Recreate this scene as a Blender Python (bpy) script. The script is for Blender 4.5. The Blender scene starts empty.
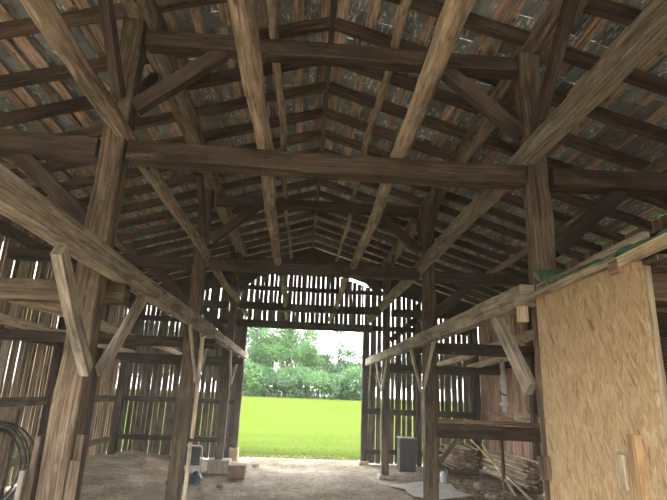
import bpy, math, random
from mathutils import Vector, Matrix
R = random.Random(7)
SC = bpy.context.scene
COL = SC.collection
V = Vector

# ------------------------------------------------------------------ materials
def new_mat(name):
    m = bpy.data.materials.new(name); m.use_nodes = True
    nt = m.node_tree; nt.nodes.clear()
    out = nt.nodes.new('ShaderNodeOutputMaterial')
    return m, nt, out

def N(nt, typ, **kw):
    n = nt.nodes.new(typ)
    for k, v in kw.items():
        if k in n.inputs.keys() if hasattr(n.inputs, 'keys') else False: n.inputs[k].default_value = v
        else: setattr(n, k, v)
    return n

def ramp(nt, stops):
    r = nt.nodes.new('ShaderNodeValToRGB')
    e = r.color_ramp.elements
    while len(e) < len(stops): e.new(0.5)
    for i, (p, c) in enumerate(stops):
        e[i].position = p; e[i].color = (*c, 1)
    return r

def mulc(nt, a, b, fac=1.0, mode='MULTIPLY'):
    m = nt.nodes.new('ShaderNodeMix'); m.data_type = 'RGBA'; m.blend_type = mode
    if isinstance(fac, float): m.inputs[0].default_value = fac
    else: nt.links.new(fac, m.inputs[0])
    for sock, v in ((m.inputs[6], a), (m.inputs[7], b)):
        if isinstance(v, tuple): sock.default_value = (*v, 1)
        else: nt.links.new(v, sock)
    return m.outputs[2]

def uvmap(nt, scale):
    tc = nt.nodes.new('ShaderNodeTexCoord'); mp = nt.nodes.new('ShaderNodeMapping')
    mp.inputs['Scale'].default_value = scale
    nt.links.new(tc.outputs['UV'], mp.inputs['Vector'])
    return mp.outputs[0]

def noise(nt, vec, scale, detail=4, rough=.6, dist=0.):
    n = nt.nodes.new('ShaderNodeTexNoise'); n.inputs['Scale'].default_value = scale
    n.inputs['Detail'].default_value = detail; n.inputs['Roughness'].default_value = rough
    n.inputs['Distortion'].default_value = dist
    nt.links.new(vec, n.inputs['Vector']); return n.outputs['Fac']

def tint(nt):
    a = nt.nodes.new('ShaderNodeAttribute'); a.attribute_name = 'tint'; return a.outputs['Color']

def finish(nt, out, col, rough=.85, bump=None, bstr=.3, bdist=.01, spec=.25):
    b = nt.nodes.new('ShaderNodeBsdfPrincipled')
    nt.links.new(col, b.inputs['Base Color']) if not isinstance(col, tuple) else setattr(b.inputs['Base Color'], 'default_value', (*col, 1))
    b.inputs['Roughness'].default_value = rough
    b.inputs['Specular IOR Level'].default_value = spec
    if bump is not None:
        bp = nt.nodes.new('ShaderNodeBump'); bp.inputs['Strength'].default_value = bstr
        bp.inputs['Distance'].default_value = bdist
        nt.links.new(bump, bp.inputs['Height']); nt.links.new(bp.outputs[0], b.inputs['Normal'])
    nt.links.new(b.outputs[0], out.inputs['Surface'])
    return b

def wood(name, dark, mid, light, stain=.5, pale=None, grain=30, spots=0.):
    dark, mid, light = [(c[0], c[1], c[2] * 1.03) for c in (dark, mid, light)]
    m, nt, out = new_mat(name)
    g = noise(nt, uvmap(nt, (1.6, grain * 2.2, 1)), 1.0, 7, .72, .6)
    c = ramp(nt, [(.36, tuple(q * .75 for q in dark)), (.5, mid), (.64, tuple(q * 1.1 for q in light))]); nt.links.new(g, c.inputs[0])
    col = c.outputs[0]
    s = noise(nt, uvmap(nt, (1.3, 5, 1)), 1.0, 4, .6)
    sr = ramp(nt, [(.38, (1 - stain,) * 3), (.58, (1.15,) * 3)]); nt.links.new(s, sr.inputs[0])
    col = mulc(nt, col, sr.outputs[0])
    s2 = noise(nt, uvmap(nt, (5, 22, 1)), 1.0, 3, .6)
    s2r = ramp(nt, [(.34, (.74, .71, .68)), (.5, (1, 1, 1)), (.68, (1.14, 1.13, 1.1))]); nt.links.new(s2, s2r.inputs[0])
    col = mulc(nt, col, s2r.outputs[0])
    kv = nt.nodes.new('ShaderNodeTexVoronoi'); kv.inputs['Scale'].default_value = 1.0
    nt.links.new(uvmap(nt, (2.6, 9, 1)), kv.inputs['Vector'])
    kr = ramp(nt, [(.05, (.3, .25, .22)), (.1, (1, 1, 1))]); nt.links.new(kv.outputs['Distance'], kr.inputs[0])
    col = mulc(nt, col, kr.outputs[0])
    if pale:
        p = noise(nt, uvmap(nt, (2.2, 9, 1)), 1.3, 5, .7)
        pr = ramp(nt, [(.52, (0, 0, 0)), (.7, (1, 1, 1))]); nt.links.new(p, pr.inputs[0])
        col = mulc(nt, col, pale, pr.outputs[0], 'MIX')
    if spots:
        v = nt.nodes.new('ShaderNodeTexVoronoi'); v.inputs['Scale'].default_value = 3.2
        nt.links.new(uvmap(nt, (1, 2.4, 1)), v.inputs['Vector'])
        vr = ramp(nt, [(.05, (.25, .2, .17)), (.11 + spots * .1, (1, 1, 1))]); nt.links.new(v.outputs['Distance'], vr.inputs[0])
        col = mulc(nt, col, vr.outputs[0])
    ck = noise(nt, uvmap(nt, (.9, 75, 1)), 1.0, 3, .5, .3)
    cr = ramp(nt, [(.30, (.3, .27, .25)), (.36, (1, 1, 1))]); nt.links.new(ck, cr.inputs[0])
    col = mulc(nt, col, cr.outputs[0])
    col = mulc(nt, col, tint(nt))
    finish(nt, out, col, .9, g, .5, .012, .15)
    return m

M = {}
M['timber'] = wood('old_timber', (.05, .034, .024), (.09, .063, .044), (.14, .10, .07), .45, (.16, .125, .09), 26)
M['post'] = wood('post_timber', (.075, .054, .035), (.135, .099, .064), (.2, .15, .1), .4, (.24, .19, .13), 20)
M['dark'] = wood('dark_timber', (.045, .032, .024), (.08, .058, .043), (.125, .093, .068), .5, None, 26)
M['rafter'] = wood('rafter_wood', (.075, .052, .038), (.15, .106, .077), (.23, .167, .12), .5, None, 30)
M['lath'] = wood('lath_wood', (.38, .265, .175), (.62, .455, .325), (.75, .6, .45), .45, None, 24, .5)
M['log'] = wood('peeled_log', (.19, .142, .095), (.34, .265, .185), (.45, .37, .27), .5, (.48, .41, .31), 14, .5)
M['grey'] = wood('weathered_grey_wood', (.19, .16, .115), (.31, .262, .195), (.41, .355, .275), .4, (.46, .42, .35), 24)
M['board'] = wood('wall_board_wood', (.19, .13, .082), (.35, .25, .155), (.5, .38, .245), .5, None, 22, .2)
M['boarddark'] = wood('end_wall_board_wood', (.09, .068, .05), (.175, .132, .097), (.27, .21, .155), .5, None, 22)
M['redboard'] = wood('reddish_board_wood', (.26, .155, .10), (.45, .29, .195), (.58, .40, .28), .45, None, 26)
M['pale'] = wood('pale_lumber', (.36, .28, .17), (.52, .42, .27), (.62, .52, .36), .25, None, 22)
M['orange'] = wood('fresh_lumber', (.34, .215, .105), (.43, .28, .14), (.5, .35, .19), .2, None, 22)
M['stick'] = wood('stick_wood', (.3, .23, .15), (.5, .4, .27), (.64, .54, .39), .4, None, 16)

def plain(name, col, rough=.6, var=.25, scale=8., bstr=.1, metal=0., spec=.3):
    m, nt, out = new_mat(name)
    tc = nt.nodes.new('ShaderNodeTexCoord')
    n = noise(nt, tc.outputs['Object'], scale, 5, .6)
    r = ramp(nt, [(.3, tuple(c * (1 - var) for c in col)), (.7, tuple(min(1, c * (1 + var)) for c in col))])
    nt.links.new(n, r.inputs[0])
    b = finish(nt, out, r.outputs[0], rough, n, bstr, .01, spec)
    b.inputs['Metallic'].default_value = metal
    return m
M['hose'] = plain('black_pipe', (.009, .0095, .01), .55)
M['metal'] = plain('chair_tube_metal', (.62, .62, .6), .35, .1, 20, .05, .6)
M['panel'] = plain('dark_chair_panel', (.045, .055, .056), .6)
M['bluetarp'] = plain('blue_tarp', (.05, .085, .11), .5, .5, 6)
M['greentarp'] = plain('green_tarp', (.065, .15, .085), .4, .4, 14)
M['concrete'] = plain('grey_concrete', (.37, .33, .27), .9, .3, 14, .4)
M['block'] = plain('brown_block', (.24, .16, .095), .85, .35, 7, .3)
M['tan'] = plain('tan_block', (.55, .42, .25), .85, .2, 7, .3)
M['binm'] = plain('grey_painted_metal', (.05, .055, .052), .55, .15, 9)
M['binedge'] = plain('pale_metal_edge', (.25, .25, .24), .5, .1)
M['sheet'] = plain('grey_sheet', (.42, .40, .36), .7, .2, 5, .2)
M['sheetb'] = plain('brown_grey_sheet', (.36, .31, .245), .8, .25, 4, .2)
M['white'] = plain('white_pvc', (.72, .7, .66), .5, .12, 12)
M['rock'] = plain('rubble_stone', (.36, .31, .25), .95, .35, 10, .5)
M['bluewhite'] = plain('pale_blue_plastic', (.6, .68, .78), .5, .1)

def slate_mat():
    m, nt, out = new_mat('roof_slate')
    n = noise(nt, uvmap(nt, (3, 5, 1)), 1.5, 5, .6)
    c = ramp(nt, [(.3, (.19, .22, .22)), (.7, (.38, .415, .40))]); nt.links.new(n, c.inputs[0])
    f = noise(nt, uvmap(nt, (9, 34, 1)), 1.0, 3, .55, .3)
    fr = ramp(nt, [(.54, (0, 0, 0)), (.6, (1, 1, 1))]); nt.links.new(f, fr.inputs[0])
    f2 = noise(nt, uvmap(nt, (1.6, 2.2, 1)), 1.0, 2, .5)
    fr2 = ramp(nt, [(.46, (0, 0, 0)), (.56, (1, 1, 1))]); nt.links.new(f2, fr2.inputs[0])
    mk = mulc(nt, fr.outputs[0], fr2.outputs[0])
    col = mulc(nt, c.outputs[0], (.9, .93, .88), mk, 'MIX')  # pale flecks: lime specks and sky glints put into the slate colour
    col = mulc(nt, col, tint(nt))
    finish(nt, out, col, .75, n, .2, .01)
    return m
M['slate'] = slate_mat()

def osb_mat():
    m, nt, out = new_mat('oriented_strand_board')
    layers = []
    for k, (sx, sy, rot) in enumerate(((13, 85, .0), (12, 80, .12), (13, 85, -.12), (11, 75, .28), (12, 75, -.5))):
        tc = nt.nodes.new('ShaderNodeTexCoord'); mp = nt.nodes.new('ShaderNodeMapping'); m2 = nt.nodes.new('ShaderNodeMapping')
        mp.inputs['Rotation'].default_value = (0, 0, rot); m2.inputs['Scale'].default_value = (sx, sy, 1)
        mp.inputs['Location'].default_value = (3.1 * k, 1.7 * k, 0)
        nt.links.new(tc.outputs['UV'], mp.inputs['Vector']); nt.links.new(mp.outputs[0], m2.inputs['Vector'])
        v = nt.nodes.new('ShaderNodeTexVoronoi'); v.inputs['Scale'].default_value = 1.0
        nt.links.new(m2.outputs[0], v.inputs['Vector'])
        bw = nt.nodes.new('ShaderNodeSeparateColor'); nt.links.new(v.outputs['Color'], bw.inputs[0])
        layers.append((v, bw))
    def tone(k):
        c = ramp(nt, [(0, (.29, .19, .09)), (.18, (.36, .245, .13)), (.6, (.425, .293, .163)), (1, (.51, .375, .225))])
        nt.links.new(layers[k][1].outputs[0], c.inputs[0]); return c.outputs[0]
    col = tone(0)
    for k in (1, 2, 3, 4):
        sel = ramp(nt, [(.6, (0, 0, 0)), (.62, (1, 1, 1))]); nt.links.new(layers[k][1].outputs[1], sel.inputs[0])
        col = mulc(nt, col, tone(k), sel.outputs[0], 'MIX')
    for k in (1, 4):
        dk = ramp(nt, [(.991, (0, 0, 0)), (.993, (1, 1, 1))]); nt.links.new(layers[k][1].outputs[2], dk.inputs[0])
        col = mulc(nt, col, (.22, .115, .05), dk.outputs[0], 'MIX')
    g = noise(nt, uvmap(nt, (6, 190, 1)), 1, 3, .6)
    gr = ramp(nt, [(.3, (.8, .8, .8)), (.7, (1.12, 1.12, 1.12))]); nt.links.new(g, gr.inputs[0])
    col = mulc(nt, col, gr.outputs[0])
    finish(nt, out, col, .7, layers[0][1].outputs[0], .25, .004)
    return m
M['osb'] = osb_mat()

def dirt_mat():
    m, nt, out = new_mat('dirt_floor')
    tc = nt.nodes.new('ShaderNodeTexCoord')
    n = noise(nt, tc.outputs['Object'], 1.3, 8, .65)
    c = ramp(nt, [(.3, (.165, .125, .087)), (.5, (.30, .24, .17)), (.68, (.46, .385, .285))]); nt.links.new(n, c.inputs[0])
    f = noise(nt, tc.outputs['Object'], 9, 8, .8, .4)
    fr = ramp(nt, [(.3, (.3, .28, .25)), (.66, (1.4, 1.38, 1.34))]); nt.links.new(f, fr.inputs[0])
    finish(nt, out, mulc(nt, c.outputs[0], fr.outputs[0]), .95, f, .6, .03)
    return m
M['dirt'] = dirt_mat()

def grass_mat():
    m, nt, out = new_mat('meadow_grass')
    tc = nt.nodes.new('ShaderNodeTexCoord')
    mp = nt.nodes.new('ShaderNodeMapping'); mp.inputs['Scale'].default_value = (.08, .55, 1)
    nt.links.new(tc.outputs['Object'], mp.inputs['Vector'])
    n = noise(nt, mp.outputs[0], 1.0, 6, .65)
    c = ramp(nt, [(.32, (.042, .064, .0075)), (.5, (.058, .083, .0105)), (.66, (.074, .096, .016))]); nt.links.new(n, c.inputs[0])
    f = noise(nt, tc.outputs['Object'], 7, 5, .7)
    fr = ramp(nt, [(.3, (.8, .8, .75)), (.7, (1.15, 1.15, 1.1))]); nt.links.new(f, fr.inputs[0])
    finish(nt, out, mulc(nt, c.outputs[0], fr.outputs[0]), .9, f, .5, .05, .0)
    return m
M['grass'] = grass_mat()

def leaf_mat(name, a, b):
    m, nt, out = new_mat(name)
    tc = nt.nodes.new('ShaderNodeTexCoord')
    n = noise(nt, tc.outputs['Object'], .5, 4, .6)
    c = ramp(nt, [(.3, a), (.7, b)]); nt.links.new(n, c.inputs[0])
    col = mulc(nt, c.outputs[0], tint(nt))
    d = nt.nodes.new('ShaderNodeBsdfDiffuse'); t = nt.nodes.new('ShaderNodeBsdfTranslucent')
    nt.links.new(col, d.inputs[0]); nt.links.new(col, t.inputs[0])
    mx = nt.nodes.new('ShaderNodeMixShader'); mx.inputs[0].default_value = .45
    nt.links.new(d.outputs[0], mx.inputs[1]); nt.links.new(t.outputs[0], mx.inputs[2])
    nt.links.new(mx.outputs[0], out.inputs['Surface'])
    return m
M['leaf'] = leaf_mat('tree_leaves', (.095, .18, .075), (.14, .24, .10))
M['leafb'] = leaf_mat('dark_tree_leaves', (.08, .15, .075), (.12, .2, .10))
M['weed'] = leaf_mat('weed_leaves', (.1, .2, .04), (.2, .35, .08))
M['blade'] = leaf_mat('grass_blades', (.066, .10, .013), (.085, .118, .019))
M['straw'] = leaf_mat('straw_litter', (.36, .28, .17), (.55, .46, .3))

# ------------------------------------------------------------------ mesh builder
class MB:
    def __init__(s): s.v = []; s.f = []; s.uv = []; s.t = []
    def face(s, idx, uvs, t):
        s.f.append(idx); s.uv.extend(uvs); s.t.extend([t] * len(idx))
    def rings(s, pts, frames, secs, t=1.0, caps=True):
        """pts along the length; frames (side, up); secs one section polygon per ring"""
        n = len(secs[0]); b = len(s.v); ou, ov = R.random() * 50, R.random() * 50
        L = [0.]
        for i in range(1, len(pts)): L.append(L[-1] + (pts[i] - pts[i - 1]).length)
        per = [0.]
        for j in range(n):
            a, c = secs[0][j], secs[0][(j + 1) % n]; per.append(per[-1] + math.hypot(a[0] - c[0], a[1] - c[1]))
        for p, (sd, up), sec in zip(pts, frames, secs):
            for a, c in sec: s.v.append(p + sd * a + up * c)
        for i in range(len(pts) - 1):
            for j in range(n):
                k = (j + 1) % n
                s.face([b + i * n + j, b + i * n + k, b + (i + 1) * n + k, b + (i + 1) * n + j],
                       [(ou + L[i], ov + per[j]), (ou + L[i], ov + per[j + 1]), (ou + L[i + 1], ov + per[j + 1]), (ou + L[i + 1], ov + per[j])], t)
        if caps:
            for i, rev in ((0, True), (len(pts) - 1, False)):
                idx = [b + i * n + j for j in range(n)]; uv = [(ou + c[0] * .3, ov + c[1]) for c in secs[i]]
                if rev: idx.reverse(); uv.reverse()
                s.face(idx, uv, t * .9)
    def timber(s, p0, p1, w, h, up=(0, 0, 1), t=1.0, wob=.004, step=.35, ch=None, bow=0.):
        """squared timber from p0 to p1; w across, h along up"""
        p0, p1 = V(p0), V(p1); d = p1 - p0; L = d.length; d.normalize()
        up = V(up); sd = d.cross(up)
        if sd.length < 1e-4: up = V((0, 1, 0)); sd = d.cross(up)
        sd.normalize(); up = sd.cross(d).normalized()
        n = max(1, int(L / step)); ch = min(w, h) * .06 if ch is None else ch
        pts, fr, secs = [], [], []
        for i in range(n + 1):
            q = i / n
            jw = lambda: R.uniform(-wob, wob)
            e = 0 if i in (0, n) else 1
            pts.append(p0.lerp(p1, q) + sd * jw() * e + up * (jw() * e + bow * math.sin(math.pi * q)))
            fr.append((sd, up)); a, b = w / 2 + jw() * .6, h / 2 + jw() * .6
            if ch > 0: sec = [(a, -b + ch), (a, b - ch), (a - ch, b), (-a + ch, b), (-a, b - ch), (-a, -b + ch), (-a + ch, -b), (a - ch, -b)]
            else: sec = [(a, -b), (a, b), (-a, b), (-a, -b)]
            secs.append(sec)
        s.rings(pts, fr, secs, t); return s
    def box(s, x0, x1, y0, y1, z0, z1, t=1.0, ch=.004):
        dx, dy, dz = x1 - x0, y1 - y0, z1 - z0; cx, cy, cz = (x0 + x1) / 2, (y0 + y1) / 2, (z0 + z1) / 2
        if dz >= dx and dz >= dy: return s.timber((cx, cy, z0), (cx, cy, z1), dx, dy, (0, 1, 0), t, 0, 99, min(ch, dx * .2, dy * .2))
        if dx >= dy: return s.timber((x0, cy, cz), (x1, cy, cz), dy, dz, (0, 0, 1), t, 0, 99, min(ch, dy * .2, dz * .2))
        return s.timber((cx, y0, cz), (cx, y1, cz), dx, dz, (0, 0, 1), t, 0, 99, min(ch, dx * .2, dz * .2))
    def tube(s, path, rad, sides=10, t=1.0, rough=.0, caps=True):
        path = [V(p) for p in path]; n = len(path)
        rad = rad if isinstance(rad, (list, tuple)) else [rad] * n
        pts, fr, secs = [], [], []; prev = None
        for i, p in enumerate(path):
            d = (path[min(i + 1, n - 1)] - path[max(i - 1, 0)]).normalized()
            up = prev if prev is not None else (V((0, 0, 1)) if abs(d.z) < .9 else V((0, 1, 0)))
            sd = d.cross(up).normalized(); up = sd.cross(d).normalized(); prev = up
            pts.append(p); fr.append((sd, up))
            secs.append([(rad[i] * math.cos(-a) * (1 + R.uniform(-rough, rough)), -rad[i] * math.sin(-a) * (1 + R.uniform(-rough, rough))) for a in [2 * math.pi * k / sides for k in range(sides)]])
        s.rings(pts, fr, secs, t, caps); return s
    def log(s, p0, p1, r0, r1, sag=.03, wob=.018, t=1.0, step=.25):
        p0, p1 = V(p0), V(p1); n = max(3, int((p1 - p0).length / step)); ph = R.random() * 6; ph2 = R.random() * 6
        d = (p1 - p0).normalized(); sd = d.cross(V((0, 0, 1)));  sd = sd.normalized() if sd.length > .01 else V((1, 0, 0))
        path, rad = [], []
        for i in range(n + 1):
            q = i / n; L = (p1 - p0).length * q
            path.append(p0.lerp(p1, q) + sd * wob * (math.sin(L * 1.1 + ph) + .5 * math.sin(L * 2.9 + ph2)) - V((0, 0, 1)) * sag * math.sin(math.pi * q) + V((0, 0, 1)) * wob * .6 * math.sin(L * 1.7 + ph2))
            rad.append((r0 + (r1 - r0) * q) * R.uniform(.93, 1.07))
        return s.tube(path, rad, 10, t, .06)
    def build(s, name, mat, parent=None, smooth=False, origin=None):
        xs = [v[0] for v in s.v]; ys = [v[1] for v in s.v]; zs = [v[2] for v in s.v]
        o = V(origin) if origin else V(((min(xs) + max(xs)) / 2, (min(ys) + max(ys)) / 2, min(zs)))
        me = bpy.data.meshes.new(name); me.from_pydata([tuple(V(v) - o) for v in s.v], [], s.f)
        uv = me.uv_layers.new(name='UVMap'); uv.data.foreach_set('uv', [c for p in s.uv for c in p])
        at = me.color_attributes.new('tint', 'FLOAT_COLOR', 'CORNER')
        buf = []
        for t in s.t: buf.extend((t, t, t, 1.) if not isinstance(t, tuple) else (*t, 1.))
        at.data.foreach_set('color', buf)
        if smooth: me.polygons.foreach_set('use_smooth', [True] * len(me.polygons))
        me.materials.append(M[mat] if isinstance(mat, str) else mat); me.update()
        ob = bpy.data.objects.new(name, me); COL.objects.link(ob)
        if parent: ob.parent = parent; ob.location = o - parent.location
        else: ob.location = o
        return ob

def tag(o, label, cat, group=None, kind=None):
    o['label'] = label; o['category'] = cat
    if group: o['group'] = group
    if kind: o['kind'] = kind
    return o
def root(name, loc, label, cat, group=None):
    e = bpy.data.objects.new(name, None); e.location = V(loc); e.empty_display_size = .1; COL.objects.link(e)
    return tag(e, label, cat, group)
def struct(o, label=None):
    o['kind'] = 'structure'
    if label: o['label'] = label
    return o
def T(): return R.uniform(.78, 1.2)
def beam(name, mat, p0, p1, w, h, label, cat, group=None, up=(0, 0, 1), t=None, wob=.005, bow=0., ch=None):
    o = MB().timber(p0, p1, w, h, up, t or T(), wob, .35, ch, bow).build(name, mat)
    return tag(o, label, cat, group, 'thing')

# ------------------------------------------------------------------ dimensions
XL, XR = -1.6, 1.9
BY = (3.8, 7.6, 11.4)
WALL_Y = 13.5
WXL, WXR = -4.6, 4.75
RX, RZ, SL = .15, 5.46, .31
HAZE = .006
def zu(x): return RZ - SL * abs(x - RX)
NTH = ['nearest', 'middle', 'farthest']

# ------------------------------------------------------------------ ground
def floor():
    nx, ny = 110, 190; x0, x1, y0, y1 = WXL - .1, WXR + .1, -3., 14.35
    b = MB(); 
    for j in range(ny + 1):
        for i in range(nx + 1):
            x = x0 + (x1 - x0) * i / nx; y = y0 + (y1 - y0) * j / ny
            z = .012 * math.sin(x * 2.1 + y * .7) * math.sin(y * 1.3 - x) + R.uniform(-.006, .006) - .012
            if x < -2.2 and y > 9: z += .10 * min(1, (-2.2 - x) / 1.2) * min(1, (y - 9) / 2) * (1 + .4 * math.sin(x * 5 + y * 3))
            edge = min(1, (y1 - y) / .5); z = z * edge - .03 * (1 - edge)
            b.v.append(V((x, y, z)))
    for j in range(ny):
        for i in range(nx):
            k = j * (nx + 1) + i
            b.face([k, k + 1, k + nx + 2, k + nx + 1], [(0, 0), (1, 0), (1, 1), (0, 1)], 1.)
    struct(b.build('floor', 'dirt', smooth=True, origin=(0, 0, 0)), 'trodden dirt floor of the barn with pale straw litter')
floor()
b = MB()
# meadow: gentle grid from the barn to the tree line
gx = [-160, -60, -25, -10, -4.8, 0, 4.9, 10, 25, 60, 160]; gy = [-60, -20, -3, 0, 5, 10, 14.0, 14.6, 17, 25, 50, 90, 130, 200]
for y in gy:
    for x in gx:
        inside = -4.9 < x < 5 and -4 < y < 14.2
        b.v.append(V((x, y, -.12 if inside else (-.03 if y < 15 else -.02 + .0025 * (y - 15) * .4))))
for j in range(len(gy) - 1):
    for i in range(len(gx) - 1):
        k = j * len(gx) + i; n = len(gx)
        b.face([k, k + 1, k + n + 1, k + n], [(0, 0)] * 4, 1.)
struct(b.build('ground', 'grass', origin=(0, 0, 0)), 'bright green meadow rolling from the barn door to the trees')
# unseen dirt added at the camera end to cut green bounce from the grass
b = MB()
for x0, x1, y0, y1 in ((-16, 14, -22, -3.0), (-16, WXL - .1, -3.0, 4.2)):
    i = len(b.v); b.v += [V((x0, y0, -.012)), V((x1, y0, -.012)), V((x1, y1, -.012)), V((x0, y1, -.012))]
    b.face([i, i + 1, i + 2, i + 3], [(0, 0)] * 4, 1.)
struct(b.build('ground_added', 'dirt', origin=(0, 0, 0)), 'unseen bare dirt added around the camera end to cut green bounce light')
# grass blades by the doorway
b = MB()
for k in range(16000):
    y = 14.15 + 9 * R.random() ** 1.8; x = R.uniform(-2.6, 3.0) * (y / 14)
    if R.random() > (y - 14.05) * 1.6: continue
    h = R.uniform(.02, .06); a = R.random() * 6.28; w = R.uniform(.004, .008) * (y / 13)
    lx, ly = R.uniform(-.04, .04), R.uniform(-.04, .04); i = len(b.v)
    b.v += [V((x - w * math.cos(a), y - w * math.sin(a), -.03)), V((x + w * math.cos(a), y + w * math.sin(a), -.03)), V((x + lx, y + ly, -.03 + h))]
    b.face([i, i + 1, i + 2], [(0, 0), (1, 0), (0, 1)], R.uniform(.75, 1.2))
tag(b.build('grass', 'blade', origin=(0, 14, 0)), 'short bright grass blades growing just outside the doorway', 'grass', None, 'stuff')
# straw and chaff on the floor
b = MB()
for k in range(9000):
    x, y = R.uniform(WXL + .3, WXR - .3), R.uniform(6, 13.2)
    if R.random() < .35: x, y = R.uniform(2.2, 4.6), R.uniform(8, 12)
    elif R.random() < .25: x, y = R.uniform(-1.3, 1.45), R.uniform(12.6, 14.6)
    L = R.uniform(.03, .17); a = R.random() * 6.28; w = R.uniform(.003, .009); z = R.uniform(.004, .03); i = len(b.v)
    if x < -2.2 and y > 9: z += .11 * min(1, (-2.2 - x) / 1.2) * min(1, (y - 9) / 2)
    dx, dy = math.cos(a), math.sin(a); dz = R.uniform(-.012, .015)
    b.v += [V((x - dy * w, y + dx * w, z)), V((x + dy * w, y - dx * w, z)), V((x + dy * w + dx * L, y - dx * w + dy * L, z + dz)), V((x - dy * w + dx * L, y + dx * w + dy * L, z + dz))]
    b.face([i, i + 1, i + 2, i + 3], [(0, 0), (1, 0), (1, 1), (0, 1)], R.choice((.2, .4, .8, 1.2)))
tag(b.build('straw', 'straw', origin=(0, 10, 0)), 'loose pale straw and chaff scattered over the dirt floor', 'straw', None, 'stuff')

# ------------------------------------------------------------------ roof
def rzn(side, s):   # point on the rafter underside at horizontal distance s from the ridge
    return RX + side * s, RZ - SL * s
CS = 1 / math.hypot(1, SL)
def roof():
    b = MB()
    Y0, Y1 = -1.6, 13.95
    for side in (-1, 1):
        smax = 5.15; c = 0; s = 0.
        nrm = V((side * SL * CS, 0, CS)); dn = V((side * CS, 0, -SL * CS))
        while s < smax * 1.06:
            y = Y0 - R.random() * .25
            while y < Y1:
                w = R.uniform(.22, .3); L = .27
                t = R.choice((.7, .85, 1., 1.1, 1.25)) * R.uniform(.9, 1.1)
                base = V((RX, 0, RZ)) + nrm * (.165 + R.uniform(0, .008)) + dn * s
                sk = R.uniform(-.012, .012)
                p = [base + V((0, y, 0)), base + V((0, y + w - .004, 0)), base + V((0, y + w - .004, 0)) + dn * (L + sk) + nrm * .022, base + V((0, y, 0)) + dn * (L + sk) + nrm * .022]
                i = len(b.v); th = nrm * .012
                b.v += p + [q + th for q in p]
                ou, ov = R.random() * 40, R.random() * 40
                uv = [(ou, ov), (ou + w, ov), (ou + w, ov + L), (ou, ov + L)]
                for f in ([0, 1, 2, 3], [7, 6, 5, 4], [0, 4, 5, 1], [2, 6, 7, 3], [1, 5, 6, 2], [3, 7, 4, 0]): b.face([i + q for q in f], uv, t)
                y += w
            s += .205
    # ridge capping
    rb = MB().timber((RX, Y0, RZ + .215), (RX, Y1, RZ + .215), .3, .025, t=.7, wob=.003)
    ceil = struct(b.build('ceiling', 'slate', origin=(RX, 0, RZ)), 'underside of the gabled slate roof')
    rb.build('ridge_board', 'timber', ceil)
    for side in (-1, 1):
        s = .01
        while s < 5.1:
            rows = [(s, R.uniform(.085, .125))]
            if R.random() < .35: rows.append((s + rows[0][1] + .02, R.uniform(.06, .1)))
            for s0, w in rows:
                lb = MB(); y = Y0
                while y < Y1 - .05:
                    L = min(R.uniform(1.8, 3.6), Y1 - y); nrm = V((side * SL * CS, 0, CS)); dn = V((side * CS, 0, -SL * CS))
                    off = R.uniform(-.02, .02); lift = .138 + R.uniform(0, .004)
                    a = V((RX, y, RZ)) + nrm * lift + dn * (s0 + w / 2 + off); c = V((RX, y + L - .01, RZ)) + nrm * lift + dn * (s0 + w / 2 + off + R.uniform(-.012, .012))
                    lb.timber(a, c, w * R.uniform(.85, 1.1), .024, nrm, R.uniform(.6, 1.25), .002, 99, .002)
                    y += L
                lb.build('lath', 'lath', ceil)
            s = rows[-1][0] + rows[-1][1] + R.uniform(.15, .21)
roof()
ORD = ['first', 'second', 'third', 'fourth', 'fifth', 'sixth', 'seventh', 'eighth', 'ninth', 'tenth', 'eleventh', 'twelfth', 'thirteenth', 'fourteenth', 'fifteenth', 'sixteenth', 'seventeenth', 'eighteenth', 'nineteenth', 'twentieth']
ry = [12.9 - .6 * k + R.uniform(-.03, .03) for k in range(18)]
for k, y in enumerate(ry):
    for side, sn in ((-1, 'left'), (1, 'right')):
        x0, z0 = RX + side * .004, RZ - SL * .004
        x1, z1 = rzn(side, 5.05); dy = R.uniform(-.04, .04)
        n = V((side * SL * CS, 0, CS)) * .062
        beam('rafter', 'rafter', V((x0, y, z0)) + n, V((x1, y + dy, z1)) + n, R.uniform(.07, .09), .122,
             f'rough sawn rafter of the {sn} roof slope, {ORD[k]} from the slatted end wall', 'rafter', 'rafters under the slate roof', up=n, t=R.uniform(.75, 1.15), wob=.006)
# gable end rafters
for side, sn in ((-1, 'left'), (1, 'right')):
    n = V((0, 0, 1)); x1, z1 = rzn(side, 5.0)
    beam('gable_rafter', 'dark', (RX - side * .1, 13.36 + side * .0, RZ + .01 - .14), (x1, 13.36, z1 - .14), .05, .46,
         f'wide dark plank following the {sn} roof slope at top of the slatted gable', 'rafter', 'planks along the gable slopes', t=.8)

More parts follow.
